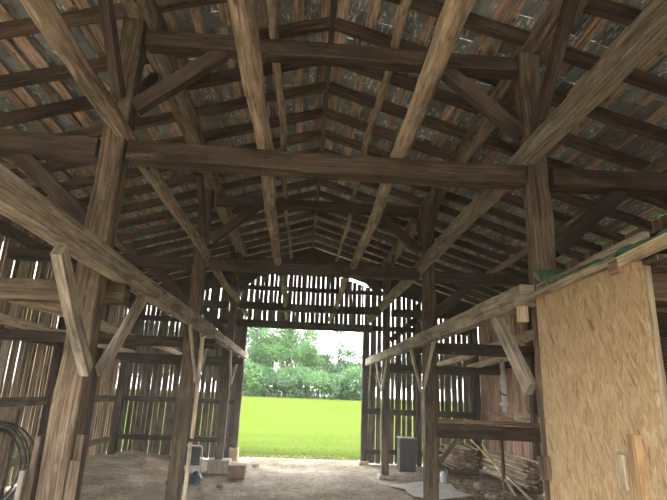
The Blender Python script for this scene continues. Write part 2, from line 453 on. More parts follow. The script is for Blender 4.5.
# ------------------------------------------------------------------ frame
for i, y in enumerate(BY):
    for side, x, sn in ((-1, XL, 'left'), (1, XR, 'right')):
        w = (.18 if side < 0 else .17) if i == 0 else (.18, .16)[i - 1]
        x += (0, -.035, 0)[i] if side < 0 else (0, .03, 0)[i]
        lab = {(0, -1): 'thick squared post at the left with boards nailed to its foot', (0, 1): 'dark squared post rising behind the strand board sheet',
               (1, -1): 'squared post at left carrying a pale strip, in front of the low chair', (1, 1): 'squared post at right where the heavy low rail begins',
               (2, -1): 'slim squared post standing on a grey block left of the doorway', (2, 1): 'slim squared post in front of the grey metal box'}[(i, side)]
        zb = {(2, -1): .27, (2, 1): .07}.get((i, side), 0.0)
        zt = 4.74 if side < 0 else 4.70
        o = MB().timber((x, y, zb), (x, y, zt), w, w * .95, (0, 1, 0), 1.0 if i == 0 else .85, .008, .3).build('post', 'post')
        tag(o, lab, 'post', 'main posts of the barn frame')
    hx = .12
    beam('tie_beam', 'timber' if i == 0 else 'dark', (XL + hx, y, 3.51 + .03 * (i > 0)), (XR - hx, y, 3.51 + .03 * (i > 0)), .16, .17, f'{NTH[i]} dark tie beam crossing the nave between the posts', 'beam', 'tie beams across the nave', bow=-.02, wob=.004, t=.95)
    beam('collar_beam', 'dark' if i else 'timber', (XL + hx, y, 4.58), (XR - hx, y, 4.58), .14, .15, f'{NTH[i]} upper cross beam near the post tops under the ridge', 'beam', 'upper cross beams', wob=.004, t=.8)
    for side, x, xe, sn in ((-1, XL, WXL + .12, 'left'), (1, XR, WXR - .12, 'right')):
        beam('aisle_tie_beam', 'dark' if i else 'timber', (x + side * hx, y, 3.51), (xe, y, 3.53), .15, .17, f'{NTH[i]} tie beam across the {sn} aisle at the height of the nave tie', 'beam', 'aisle tie beams', wob=.004, t=.85)
        beam('knee_brace', 'dark' if i else 'timber', (x - side * .1, y, 3.92), (x - side * .78, y, 4.52), .09, .13, f'{NTH[i]} diagonal brace from {sn} post up to the upper cross beam', 'brace', 'braces of the upper cross beams', t=.9)
        beam('aisle_brace', 'dark', (x + side * .1, y, 2.88), (x + side * .74, y, 3.44), .08, .13, f'{NTH[i]} dark diagonal brace from {sn} post out to its aisle tie', 'brace', 'braces of the aisle ties', t=.8)
        for dy in (-1, 1):
            if dy > 0 and i != 0 and side < 0: continue
            beam('purlin_brace', 'timber', (x, y + dy * .1, 3.95), (x + side * .04, y + dy * .72, 4.7), .08, .1, f'slim brace from the {NTH[i]} {sn} post {"back" if dy < 0 else "on"} up to the main roof purlin, {"camera" if dy < 0 else "doorway"} side', 'brace', 'purlin braces', t=.9)
# long timbers
for side, sn, x, z in ((-1, 'left', -1.55, 4.84), (1, 'right', 2.0, 4.8)):
    beam('roof_purlin', 'log', (x, .6, z), (x, 13.4, z), .19, .2, f'heavy hewn purlin on the {sn} post tops under the rafters', 'purlin', 'main roof purlins', wob=.012, t=.8)
tag(MB().log((-1.53, .7, 3.69), (-1.5, 13.4, 3.6), .075, .06, .02, .012, .85).build('tier_pole', 'log', smooth=True), 'long round pole lying on the ties along the left posts', 'pole', 'poles lying along the barn')
beam('tier_rail', 'grey', (1.82, .9, 3.69), (1.78, 13.4, 3.62), .13, .15, 'long squared rail lying on the ties along the right posts', 'rail', t=.8, wob=.01)
LG = [((-.42, .7, 3.68), (-.42, 13.36, 3.56), .075, .05, .01, 'thick peeled log lying on the tie beams left of the ridge'),
      ((.74, .7, 3.68), (.72, 13.36, 3.56), .072, .05, .01, 'thick peeled log lying on the tie beams right of the ridge'),
      ((-.40, 1.2, 4.72), (-.37, 12.9, 4.70), .045, .035, .0, 'thin peeled pole on the upper cross beams left of the ridge'),
      ((.66, 1.2, 4.72), (.74, 12.9, 4.70), .045, .035, .0, 'thin peeled pole on the upper cross beams right of the ridge')]
for a, c, r0, r1, sg, lab in LG:
    tag(MB().log(a, c, r0, r1, sg, .02, 1.0).build('tier_pole', 'log', smooth=True), lab, 'pole', 'poles lying along the barn')
tag(MB().log((-2.7, 1.0, 3.67), (-2.75, 13.0, 3.67), .06, .05, .02, .02, .8).build('tier_pole', 'log', smooth=True), 'round pole lying on the ties high in the left aisle', 'pole', 'poles lying along the barn')
tag(MB().log((2.95, 1.0, 3.67), (3.05, 13.0, 3.67), .06, .05, .02, .02, .8).build('tier_pole', 'log', smooth=True), 'round pole lying on the ties high in the right aisle', 'pole', 'poles lying along the barn')
# side plates on the inner faces of the posts
tag(MB().timber((-1.43, .9, 2.545), (-1.43, 8.0, 2.535), .13, .155, (0, 0, 1), 1.05, .004, .4).timber((-1.42, 8.0, 2.53), (-1.42, 13.3, 2.5), .12, .14, (0, 0, 1), 1.3, .005, .4).build('side_rail', 'grey'), 'long weathered rail along the left posts at head height', 'rail', 'rails along the post rows')
tag(MB().timber((1.745, 3.77, 2.49), (1.745, 13.3, 2.49), .12, .17, (0, 0, 1), 1.05, .005, .4).build('side_rail', 'grey'), 'long weathered rail along the right posts at head height', 'rail', 'rails along the post rows')
def ybrace(side, yb, ytop, ybot, w, th, label, mat='grey'):
    x = (-1.42, 1.745)[side > 0]; xb = (-1.485, 1.80)[side > 0]
    beam('rail_brace', mat, (x, ytop, 2.43), (xb, ybot, 1.78), w, th, label, 'brace', 'braces under the side rails', up=(1, 0, 0), t=R.uniform(1.3, 1.6) if w < .07 else 1.1)
ybrace(-1, 3.8, 2.86, 3.68, .10, .06, 'stout brace on camera side of the thick left post')
ybrace(-1, 3.8, 4.45, 3.92, .10, .05, 'stout brace on doorway side of the thick left post')
ybrace(-1, 7.6, 6.45, 7.45, .065, .03, 'thin pale lath brace on camera side of the left post with pale strip')
ybrace(-1, 7.6, 7.95, 7.62, .065, .03, 'thin pale lath brace on doorway side of the left post with pale strip')
ybrace(-1, 11.4, 10.35, 11.25, .06, .03, 'thin lath brace on camera side of the slim left post by the doorway')
ybrace(-1, 11.4, 11.8, 11.4, .06, .03, 'thin lath brace on doorway side of the slim left post by the doorway')
ybrace(1, 3.8, 4.45, 3.93, .12, .06, 'stout diagonal brace behind the strand board edge')
ybrace(1, 7.6, 6.6, 7.45, .065, .03, 'thin lath brace on camera side of the right post at the low rail')
ybrace(1, 7.6, 8.05, 7.62, .065, .03, 'thin lath brace on doorway side of the right post at the low rail')
ybrace(1, 11.4, 10.3, 11.25, .06, .03, 'thin lath brace on camera side of the slim right post by the doorway')
ybrace(1, 11.4, 11.85, 11.4, .06, .03, 'thin lath brace on doorway side of the slim right post by the doorway')
ybrace(1, 13.5, 12.75, 13.25, .06, .03, 'thin lath brace running from right rail end to the door jamb')
tag(MB().timber((-1.475, 7.62, 1.0), (-1.475, 7.62, 2.42), .055, .02, (0, 1, 0), 1.3, .004, .3).build('wood_strip', 'pale'), 'pale narrow strip nailed upright on the left post beside the chair', 'strip')
tag(MB().timber((-1.475, 7.55, .02), (-1.475, 7.55, .95), .05, .02, (0, 1, 0), 1.1, .004, .3).build('wood_strip', 'pale'), 'pale strip low on the same left post in front of the chair', 'strip')
tag(MB().timber((1.78, 7.42, 1.05), (1.78, 7.42, 1.8), .05, .022, (0, 1, 0), 1.0, .004, .3).build('wood_strip', 'grey'), 'narrow strip nailed to the right post above the low rail end', 'strip')
# aisle cross beams
def cb(p0, p1, w, h, lab, mat='dark', t=1.): beam('cross_beam', mat, p0, p1, w, h, lab, 'beam', 'lower aisle beams', t=t, wob=.004)
cb((WXL + .1, 4.0, 2.36), (-1.40, 4.0, 2.38), .13, .16, 'brown beam whose sawn end sticks out beside the thick left post', 'post', .85)
cb((WXL + .1, 7.8, 2.34), (-1.3, 7.8, 2.34), .13, .15, 'dark beam crossing the left aisle below two pale logs')
cb((WXL + .1, 11.62, 2.3), (-1.3, 11.62, 2.3), .13, .15, 'dark beam crossing the far left aisle close to the slatted wall')
cb((1.85, 7.8, 2.42), (WXR - .1, 7.8, 2.42), .13, .17, 'dark beam crossing the right aisle above the low rail')
cb((1.85, 11.62, 2.3), (WXR - .1, 11.62, 2.3), .13, .15, 'dark beam crossing the far right aisle in front of the slats')
tag(MB().log((-2.84, 2.5, 2.53), (-2.95, 13.1, 2.46), .08, .055, .0, .02, 1.25).build('aisle_log', 'pale', smooth=True), 'pale log lying on the left aisle beams nearer the posts', 'log', 'logs on the aisle beams')
tag(MB().log((-4.1, 4.2, 2.53), (-4.2, 13.1, 2.46), .075, .055, .0, .02, 1.3).build('aisle_log', 'pale', smooth=True), 'pale log lying on the left aisle beams close to the boarded wall', 'log', 'logs on the aisle beams')
tag(MB().log((3.1, 5.9, 2.58), (3.4, 12.9, 2.44), .07, .055, .0, .02, 1.2).build('aisle_log', 'pale', smooth=True), 'pale log lying on the right aisle beams nearer the posts', 'log', 'logs on the aisle beams')
tag(MB().log((4.2, 7.2, 2.6), (4.2, 12.6, 2.44), .085, .06, .0, .02, 1.2).build('aisle_log', 'pale', smooth=True), 'pale log lying on the right aisle beams close to the reddish wall', 'log', 'logs on the aisle beams')
# heavy low rail at right
beam('low_rail', 'timber', (2.02, 7.6, 1.225), (4.6, 7.6, 1.205), .12, .19, 'heavy dark low rail crossing the right aisle below the wall opening', 'rail', t=.8)
beam('plank', 'redboard', (2.02, 7.62, 1.36), (4.6, 7.62, 1.345), .2, .05, 'brown plank lying on top of the heavy low rail', 'plank', t=.6)
beam('prop', 'timber', (2.05, 7.6, .78), (2.3, 7.6, 1.09), .07, .06, 'short diagonal prop under the low rail by the right post', 'prop', t=1.1)

# ------------------------------------------------------------------ walls
def plank_wall(axis, a0, a1, at, bot, top, wr, gr, mat, name, label, tr=(.7, 1.25), skip=None, lean=.012):
    b = MB(); a = a0
    while a < a1:
        w = R.uniform(*wr); 
        if a + w > a1: w = a1 - a
        if w > .03 and not (skip and skip(a + w / 2)):
            m = a + w / 2; l = R.uniform(-lean, lean); zt = top(m); zb = bot(m) + R.uniform(0, .03)
            o = R.uniform(-.004, .004)
            if axis == 'x': b.timber((m - l, at + o, zb), (m + l, at + o, zt), w, .024, (0, 1, 0), R.uniform(*tr), .003, .6, .002)
            else: b.timber((at + o, m - l, zb), (at + o, m + l, zt), .016, w, (0, 1, 0), R.uniform(*tr), .003, .6, .002)
        a += w + R.uniform(*gr)
    return struct(b.build(name, mat), label)
def part(name, mat, parent, p0, p1, w, h, t=1., up=(0, 0, 1), label=None):
    o = MB().timber(p0, p1, w, h, up, t, .005, .4).build(name, mat, parent)
    if label: o['label'] = label
    return o
# end wall
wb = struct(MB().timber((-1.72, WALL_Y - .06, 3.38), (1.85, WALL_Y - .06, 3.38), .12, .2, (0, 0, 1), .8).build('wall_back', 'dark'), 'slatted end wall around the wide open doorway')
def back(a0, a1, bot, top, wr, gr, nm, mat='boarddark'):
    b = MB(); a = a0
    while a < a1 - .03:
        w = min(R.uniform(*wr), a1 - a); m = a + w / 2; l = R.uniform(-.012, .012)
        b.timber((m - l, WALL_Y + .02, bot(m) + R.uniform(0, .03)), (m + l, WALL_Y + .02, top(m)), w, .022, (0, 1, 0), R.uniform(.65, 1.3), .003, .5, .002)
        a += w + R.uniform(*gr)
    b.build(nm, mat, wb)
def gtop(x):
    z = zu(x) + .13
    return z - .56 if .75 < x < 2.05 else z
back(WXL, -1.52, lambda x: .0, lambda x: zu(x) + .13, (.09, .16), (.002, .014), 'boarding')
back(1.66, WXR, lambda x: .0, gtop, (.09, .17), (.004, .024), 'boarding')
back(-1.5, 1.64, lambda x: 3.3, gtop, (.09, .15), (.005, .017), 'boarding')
part('door_jamb', 'timber', wb, (-1.53, WALL_Y - .06, .28), (-1.53, WALL_Y - .06, 3.28), .14, .13, .9, (0, 1, 0))
part('door_jamb', 'timber', wb, (1.69, WALL_Y - .06, .08), (1.69, WALL_Y - .06, 3.28), .14, .13, .8, (0, 1, 0))
part('end_post', 'dark', wb, (WXL + .12, WALL_Y - .12, 0), (WXL + .12, WALL_Y - .12, 3.8), .18, .18, 1.2, (0, 1, 0))
part('end_post', 'dark', wb, (WXR - .12, WALL_Y - .12, 0), (WXR - .12, WALL_Y - .12, 3.8), .18, .18, .8, (0, 1, 0))
for x0, x1, z, h in ((WXL + .2, -1.62, 1.37, .13), (WXL + .2, -1.62, .46, .12), (WXL + .2, -1.62, 2.32, .17), (1.78, WXR - .2, 1.27, .15), (1.78, WXR - .2, 2.33, .14), (1.78, WXR - .2, .3, .12), (-3., 3.2, 4.36, .12), (WXL + .2, -1.62, 3.4, .14), (1.86, WXR - .2, 3.4, .14)):
    part('girt', 'dark', wb, (x0, WALL_Y - .05, z), (x1, WALL_Y - .05, z), .09, h, R.uniform(.8, 1.2))
part('end_stud', 'dark', wb, (-3.05, WALL_Y - .14, 2.4), (-3.05, WALL_Y - .14, 4.1), .1, .1, .9, (0, 1, 0))
part('end_stud', 'dark', wb, (3.1, WALL_Y - .14, 0), (3.1, WALL_Y - .14, 4.1), .1, .1, .9, (0, 1, 0))
# left wall
wl = plank_wall('y', -1.5, 13.4, WXL - .02, lambda y: 2.75 if y < 3.2 else .02, lambda y: 4.13, (.085, .15), (.006, .024), 'board', 'wall_left', 'boarded left wall with daylight between the planks')  # low opening beside the camera is added, unseen, to let side light in
b = MB()
for y0, w in ((8.15, .2), (11.75, .16), (6.6, .2)): b.timber((WXL + .02, y0, .4), (WXL + .02, y0 + .05, 3.7), .02, w, (0, 1, 0), 1.8, .003, .5)
b.build('patch_board', 'grey', wl)['label'] = 'pale grey boards'
for z, h in ((1.36, .14), (2.38, .13), (.42, .12), (3.86, .16)):
    part('girt', 'post' if z < 2 else 'timber', wl, (WXL + .07, 3.3 if z < 2.6 else -1.5, z), (WXL + .07, 13.2, z), .09, h, 1.0)
for y in (3.8, 9.75, 11.5): part('stud', 'dark', wl, (WXL + .13, y, 0), (WXL + .13, y, 3.9), .15, .17, .7, (0, 1, 0))
# unseen wall behind the camera, added to hold back front light over the entrance
fw = plank_wall('x', WXL, WXR, -1.5, lambda x: 2.3 if -2.2 < x < 2.6 else .02, lambda x: zu(x) - .03, (.1, .16), (.005, .02), 'boarddark', 'wall_front', 'unseen boarded front gable over an entrance sized for the light')
part('header', 'dark', fw, (WXL + .05, -1.42, 2.4), (WXR - .05, -1.42, 2.4), .12, .2)
# right wall
wr_ = plank_wall('y', -1.5, 13.4, WXR + .02, lambda y: .02, lambda y: 4.15, (.07, .12), (.0, .005), 'redboard', 'wall_right', 'tightly boarded reddish right wall', (.75, 1.2))
for z, h, t in ((1.28, .22, .8), (2.45, .14, .5), (.35, .12, .8), (3.86, .16, .7)):
    part('girt', 'redboard' if z < 1.5 else 'dark', wr_, (WXR - .05, -1.5, z), (WXR - .05, 13.2, z), .08, h, t)
part('girt', 'grey', wr_, (WXR - .1, 10.0, 1.36), (WXR - .1, 11.05, 1.36), .04, .15, 1.2, label='pale plank end')
for y in (7.8, 10.1): part('stud', 'timber', wr_, (WXR - .1, y, 0), (WXR - .1, y, 3.8), .1, .14, 1.1, (0, 1, 0))
pr = root('drain_pipe', (WXR - .1, 11.5, 1.42), 'pair of white vertical pipes on the reddish right wall', 'pipe')
for dy in (-.07, .06): MB().tube([(WXR - .13, 11.5 + dy, 1.42), (WXR - .13, 11.5 + dy, 2.0), (WXR - .13, 11.52 + dy, 3.0)], .035, 10).build('pipe', 'white', pr, True)
MB().box(WXR - .19, WXR - .09, 11.36, 11.62, 1.56, 1.63).build('pipe_clip', 'white', pr)
MB().tube([(WXR - .17, 11.3, 1.78), (WXR - .19, 11.5, 1.82), (WXR - .17, 11.64, 1.86)], .018, 6).build('hook', 'dark', pr, True)

# ------------------------------------------------------------------ strand board stall at the right
o = MB()
i0 = [(1.775, 2.42), (1.775, 3.66)]
th = .018
pts = [V((1.76, 2.46, -.0)), V((1.76, 3.66, -.0)), V((1.76, 3.66, 2.44)), V((1.76, 2.55, 2.455)), V((1.76, 2.54, 2.44)), V((1.76, 2.46, 2.43))]
q = [p + V((th, 0, 0)) for p in pts]; o.v = pts + q; n = len(pts)
o.face(list(range(n))[::-1], [(p.z, p.y) for p in pts][::-1], 1.); o.face([n + k for k in range(n)], [(p.z, p.y) for p in pts], 1.)
for k in range(n):
    k2 = (k + 1) % n; o.face([k, k2, n + k2, n + k], [(pts[k].z, pts[k].y), (pts[k2].z, pts[k2].y), (pts[k2].z, pts[k2].y + .02), (pts[k].z, pts[k].y + .02)], .85)
osb = tag(o.build('strand_board', 'osb'), 'tall tan oriented strand board sheet standing at the right', 'board')
beam('stud', 'pale', (1.80, 2.49, 0), (1.80, 2.49, 2.41), .04, .06, 'pale stud along the camera-side edge of the strand board', 'stud', up=(0, 1, 0), t=.75)
beam('post_block', 'pale', (1.675, 3.72, 2.27), (1.675, 3.72, 2.39), .06, .07, 'small sawn block under the right rail end by the strand board', 'block', up=(0, 1, 0), t=.95)
beam('post_block', 'post', (1.715, 3.63, 1.18), (1.715, 3.63, 1.33), .055, .05, 'brown block fixed low on the strand board far edge', 'block', up=(0, 1, 0), t=1.0)
h = root('door_handle', (1.73, 2.66, .9), 'upright fresh stud and small pale block nailed on the strand board', 'handle')
MB().timber((1.742, 2.64, .5), (1.742, 2.655, 1.55), .035, .085, (0, 1, 0), 1., .002, .4).build('upright', 'orange', h)
MB().timber((1.735, 2.745, 1.27), (1.735, 2.755, 1.44), .045, .07, (0, 1, 0), .8, .002, .4).build('grip_block', 'pale', h)
# strips on top
beam('batten', 'grey', (1.745, 2.62, 2.475), (1.735, 3.74, 2.46), .04, .05, 'grey batten lying along the top edge of the strand board', 'batten', t=1.1)
beam('batten', 'grey', (1.79, 2.42, 2.56), (1.79, 3.66, 2.53), .04, .055, 'grey batten on the green tarp above the strand board', 'batten', t=1.0)
beam('batten', 'pale', (1.75, .9, 2.52), (1.75, 2.60, 2.46), .035, .055, 'pale yellowish batten running off at the top of the stall', 'batten', t=1.1)
beam('batten', 'redboard', (1.742, 2.59, 2.44), (1.742, 2.68, 2.44), .03, .075, 'short brown cleat joining the battens above the strand board', 'batten', t=.9)
def cloth(name, mat, fn, nu, nv, label, cat, thick=.006):
    b = MB()
    for j in range(nv + 1):
        for i in range(nu + 1): b.v.append(V(fn(i / nu, j / nv)))
    for j in range(nv):
        for i in range(nu):
            k = j * (nu + 1) + i; b.face([k, k + 1, k + nu + 2, k + nu + 1], [(i / nu, j / nv), ((i + 1) / nu, j / nv), ((i + 1) / nu, (j + 1) / nv), (i / nu, (j + 1) / nv)], 1.)
    o = b.build(name, mat, None, True)
    s = o.modifiers.new('s', 'SOLIDIFY'); s.thickness = thick
    return tag(o, label, cat)
def gt(u, v):
    y = .9 + 2.80 * u; prof = [(0, -.045), (-.03, -.035), (-.045, .0), (-.015, .03), (.05, .05), (.14, .055), (.22, .05)]
    f = v * (len(prof) - 1); i = min(int(f), len(prof) - 2); r = f - i
    dx = prof[i][0] * (1 - r) + prof[i + 1][0] * r; dz = prof[i][1] * (1 - r) + prof[i + 1][1] * r
    wr = .012 * math.sin(y * 17 + v * 5) + .008 * math.sin(y * 41 + v * 9)
    fold = .13 * max(0, (u - .91) / .09) ** .5
    return (1.80 + dx * (1 + 0.3 * math.sin(y * 3)) + wr * .5, y, 2.515 + dz * .75 + wr + fold)
cloth('tarp', 'greentarp', gt, 120, 14, 'green plastic tarp folded over the top edge of the stall', 'tarp')
# stall roof and inner walls
b = MB()
for k in range(9):
    y = .8 + k * .33; b.timber((1.86, y, 2.425), (4.6, y + R.uniform(-.01, .01), 2.425), .32, .025, (0, 0, 1), R.uniform(.8, 1.1), .002, .8, .002)
st = tag(b.build('stall_deck', 'post'), 'brown plank deck covering the stall behind the strand board', 'deck')
beam('stall_beam', 'post', (1.9, 2.62, 2.33), (4.6, 2.62, 2.33), .05, .15, 'brown joist under the stall deck just past the strand board edge', 'joist', t=1.)
b = MB()
for k in range(12): b.timber((2.04, 3.7, .1 + k * .2), (4.6, 3.7, .1 + k * .2 + R.uniform(-.01, .01)), .025, .19, (0, 0, 1), R.uniform(.7, 1.1), .002, .8, .002)
tag(b.build('stall_partition', 'dark'), 'dark plank partition inside the stall', 'partition')

# ------------------------------------------------------------------ things at the left
# boards at the foot of the thick post
beam('cleat', 'timber', (-1.465, 3.76, .7), (-1.465, 3.76, 1.36), .05, .1, 'upright board nailed on the doorway side of the thick post foot', 'board', up=(0, 1, 0), t=1.0)
beam('cleat', 'timber', (-1.455, 3.69, .95), (-1.455, 3.69, 1.2), .07, .03, 'short scrap board overlapping the thick post foot', 'board', up=(0, 1, 0), t=1.1)
beam('cleat', 'timber', (-1.735, 3.75, .4), (-1.735, 3.75, 1.34), .04, .1, 'upright board on the wall side of the thick post foot', 'board', up=(0, 1, 0), t=1.0)
beam('cleat', 'grey', (-1.775, 3.7, .3), (-1.775, 3.7, 1.13), .04, .09, 'low grey board end at wall side of the thick post foot', 'board', up=(0, 1, 0), t=.5)
# coil of black pipe leaning by the wall
cr = root('pipe_coil', (-2.95, 5.4, .45), 'coil of black pipe standing at the left edge near the boarded wall', 'pipe coil')
for k, (rr, ox, oy) in enumerate(((.40, 0, 0), (.375, -.03, .05), (.345, -.07, .09), (.39, .02, .13))):
    path = []
    for j in range(49):
        a = 2 * math.pi * j / 48
        path.append((-2.98 + ox + rr * math.cos(a) * .95, 5.4 + oy + .06 * math.cos(a), .88 - k * .012 + rr * math.sin(a) * (1.06 + .02 * k)))
    MB().tube(path, .0105, 8, caps=False).build('pipe_loop', 'hose', cr, True)
beam('peg', 'timber', (-2.98, 5.75, 1.20), (-2.98, 5.3, 1.235), .05, .05, 'stub peg holding up the black pipe coil', 'peg')
beam('stake', 'timber', (-2.98, 5.75, 0), (-2.98, 5.75, 1.4), .08, .07, 'wooden stake behind the black pipe coil', 'stake', up=(0, 1, 0))
b = MB()
for k in range(90):
    c = V((-4.28 + R.uniform(-.16, .2), 8.5 + R.uniform(-.3, .3), .12 + .75 * R.random())); a = V((R.uniform(-1, 1), R.uniform(-1, 1), R.uniform(-.5, 1))).normalized(); s = a.cross(V((R.uniform(-1, 1), 1, .3))).normalized()
    L = R.uniform(.05, .1); i = len(b.v); b.v += [c, c + a * L * .5 + s * L * .25, c + a * L, c + a * L * .5 - s * L * .25]
    b.face([i, i + 1, i + 2, i + 3], [(0, 0)] * 4, R.uniform(.7, 1.2))
wd = root('weed', (-4.35, 8.5, 0), 'leafy green weed growing through the left wall behind the pipe coil', 'plant')
b.build('leaves', 'weed', wd)
b = MB()
for k in range(5):
    x, y = -4.35 + R.uniform(-.1, .1), 8.5 + R.uniform(-.15, .15); b.tube([(x, y, 0), (x + R.uniform(-.1, .1), y, .45), (x + R.uniform(-.15, .15), y + R.uniform(-.1, .1), .85)], .006, 5)
b.build('stem', 'weed', wd)
# chair
CX0, CX1, CY_ = -2.03, -1.6, 9.3
ch = root('folding_chair', (-1.75, 9.2, 0), 'low chair with dark back panel and pale metal frame behind the left post', 'chair')
def rr_path(x0, x1, z0, z1, y, r=.05):
    p = [(x0, y, z0), (x0, y, z1 - r)]
    for k in range(1, 6): a = math.pi - k * math.pi / 10; p.append((x0 + r + r * math.cos(a), y, z1 - r + r * math.sin(a)))
    for k in range(0, 6): a = math.pi / 2 - k * math.pi / 10; p.append((x1 - r + r * math.cos(a), y, z1 - r + r * math.sin(a)))
    return p + [(x1, y, z0)]
MB().tube(rr_path(CX0, CX1, .03, .73, CY_), .012, 8).build('back_frame', 'metal', ch, True)
MB().timber((-1.815, CY_ - .005, .42), (-1.815, CY_ - .005, .715), .38, .018, (0, 1, 0), 1., 0, 99, .006).build('backrest', 'panel', ch)
MB().tube([(CX0, CY_ - .01, .385), (CX1, CY_ - .01, .385)], .014, 8).build('cross_bar', 'metal', ch, True)
MB().box(-2.02, -1.61, 8.94, 9.28, .25, .275).build('seat', 'panel', ch)
for x in (-2.01, -1.62): MB().tube([(x, 8.96, .03), (x, 8.97, .26)], .012, 8).build('leg', 'metal', ch, True)
def bt(u, v):
    x = -2.05 + .54 * u; y = 8.86 + .44 * v; e = max(abs(u - .5), abs(v - .5)) * 2
    z = .305 + .02 * math.sin(u * 19 + v * 7) + .018 * math.sin(v * 23 - u * 11)
    if v < .18: z -= (.18 - v) * .5
    if u > .82: z -= (u - .82) * .4
    if u < .1: z -= (.1 - u) * .5
    return (x, y - (.04 if v < .1 else 0), z)
cloth('tarp', 'bluetarp', bt, 40, 30, 'crumpled blue tarp heaped on the seat of the low chair', 'tarp')
o = MB()
p = [V((-2.5, 8.05, .02)), V((-1.5, 8.05, .02)), V((-1.52, 8.8, .17)), V((-2.32, 8.9, .19))]
o.v = p + [k + V((0, 0, .014)) for k in p]
for f in ([3, 2, 1, 0], [4, 5, 6, 7], [0, 1, 5, 4], [1, 2, 6, 5], [2, 3, 7, 6], [3, 0, 4, 7]): o.face(f, [(0, 0), (1, 0), (1, 1), (0, 1)], 1.)
tag(o.build('sheet_board', 'sheetb'), 'brown grey sheet board propped low in front of the chair', 'board')
tag(MB().box(-2.2, -1.8, 8.72, 8.8, 0, .15).build('wood_block', 'timber'), 'scrap block holding up the back of the low sheet board', 'block')
# blocks under posts and jamb
tag(MB().box(-1.80, -1.36, 11.18, 11.6, 0.0, .27, ch=.02).build('base_block', 'concrete'), 'grey footing block under the slim left post', 'block', 'footing blocks')
tag(MB().box(1.76, 2.1, 11.24, 11.58, -.01, .07, ch=.015).build('base_block', 'concrete'), 'low pale footing slab under the slim right post', 'block', 'footing blocks')
tag(MB().box(-1.32, -.98, 10.75, 11.1, 0.0, .24, ch=.015).build('wood_block', 'block'), 'brown chest-like wooden block beside the left footing', 'block')
tag(MB().box(-1.64, -1.42, 13.34, 13.52, 0.0, .28, ch=.02).build('base_block', 'tan'), 'tan block under the left door jamb', 'block', 'footing blocks')
tag(MB().box(1.58, 1.82, 13.3, 13.54, 0.0, .08, ch=.02).build('base_block', 'tan'), 'low tan block under the right door jamb', 'block', 'footing blocks')
def stone(x, y, r, sq, label, mat='rock', group=None, z=0.):
    b = MB(); nu, nv = 10, 6
    jit = [[R.uniform(.8, 1.15) for _ in range(nu)] for _ in range(nv + 1)]
    for j in range(nv + 1):
        for i in range(nu):
            a = 2 * math.pi * i / nu; c = math.pi * j / nv; k = r * jit[j][i] if 0 < j < nv else r
            b.v.append(V((x + k * math.sin(c) * math.cos(a), y + k * math.sin(c) * math.sin(a) * .8, z + r * sq * .8 + k * sq * math.cos(c))))
    for j in range(nv):
        for i in range(nu):
            b.face([j * nu + i, (j + 1) * nu + i, (j + 1) * nu + (i + 1) % nu, j * nu + (i + 1) % nu], [(0, 0)] * 4, 1.)
    return tag(b.build('stone', mat), label, 'stone', group)
stone(-1.3, 9.75, .08, .5, 'small flat stone on the floor in front of the left footing')
stone(-.9, 12.4, .09, .45, 'dark stone by the doorway edge near the brown block')

# ------------------------------------------------------------------ things at the right
bn = root('metal_box', (2.58, 12.55, 0), 'upright grey metal box standing before the right slats', 'box')
MB().box(2.42, 2.80, 12.38, 12.76, 0, .71, ch=.012).build('body', 'binm', bn)
MB().box(2.41, 2.81, 12.37, 12.77, .71, .735, ch=.006).build('lid', 'binedge', bn)
MB().box(2.398, 2.42, 12.37, 12.39, .01, .71, ch=.004).build('edge_trim', 'binedge', bn)
o = MB()
p = [(1.78, 10.35), (2.06, 10.0), (2.0, 9.65), (2.1, 9.3), (2.5, 9.12), (3.2, 9.55), (3.0, 9.9), (3.15, 10.75), (2.6, 10.85), (2.2, 10.7)]
n = len(p); o.v = [V((x, y, .018 + .012 * math.sin(x * 5 + y * 3))) for x, y in p] + [V((x, y, .03 + .012 * math.sin(x * 5 + y * 3))) for x, y in p]
o.face(list(range(n))[::-1], [(0, 0)] * n, 1.); o.face([n + k for k in range(n)], [(0, 0)] * n, 1.)
for k in range(n): o.face([k, (k + 1) % n, n + (k + 1) % n, n + k], [(0, 0)] * 4, .8)
tag(o.build('scrap_sheet', 'sheet'), 'torn pale grey sheet lying flat on the dirt floor', 'sheet')
# stick piles
def stick(p0, p1, w, label, group):
    o = MB().timber(p0, p1, w, w * R.uniform(.6, 1), (0, 0, 1), R.uniform(.6, 1.3), .003, .5, .002).build('wooden_stick', 'stick'); tag(o, label, 'stick', group)
k = 0
for row in range(9):
    for c in range(11):
        if row > 6 and c % 2: continue
        x = 3.58 + c * .056 + R.uniform(-.015, .015) + (row % 2) * .02; z = .16 + row * .05 + R.uniform(-.01, .012) - .004 * abs(c - 5)
        y = 12.05 + R.uniform(-.1, .12); a = R.uniform(-.12, .12); e = R.uniform(-.03, .06)
        stick((x, y, z), (x + a, y + 1.15, max(.15, z - e + .02)), R.uniform(.026, .04), 'thin split stick in the splayed pile with its pale end facing the floor', 'sticks of the splayed pile')
for row in range(10):
    for c in range(5):
        y0 = 9.75 + R.uniform(-.15, .15) - row * .01; x = 4.2 + c * .07 + R.uniform(-.02, .02) + row * .006; z = .15 + row * .047 + R.uniform(-.008, .008)
        stick((x, y0, z), (x + R.uniform(-.04, .04), y0 + 2.2, z + R.uniform(-.02, .02)), R.uniform(.03, .042), 'long thin stick in the stack along the reddish right wall', 'sticks of the wall stack')
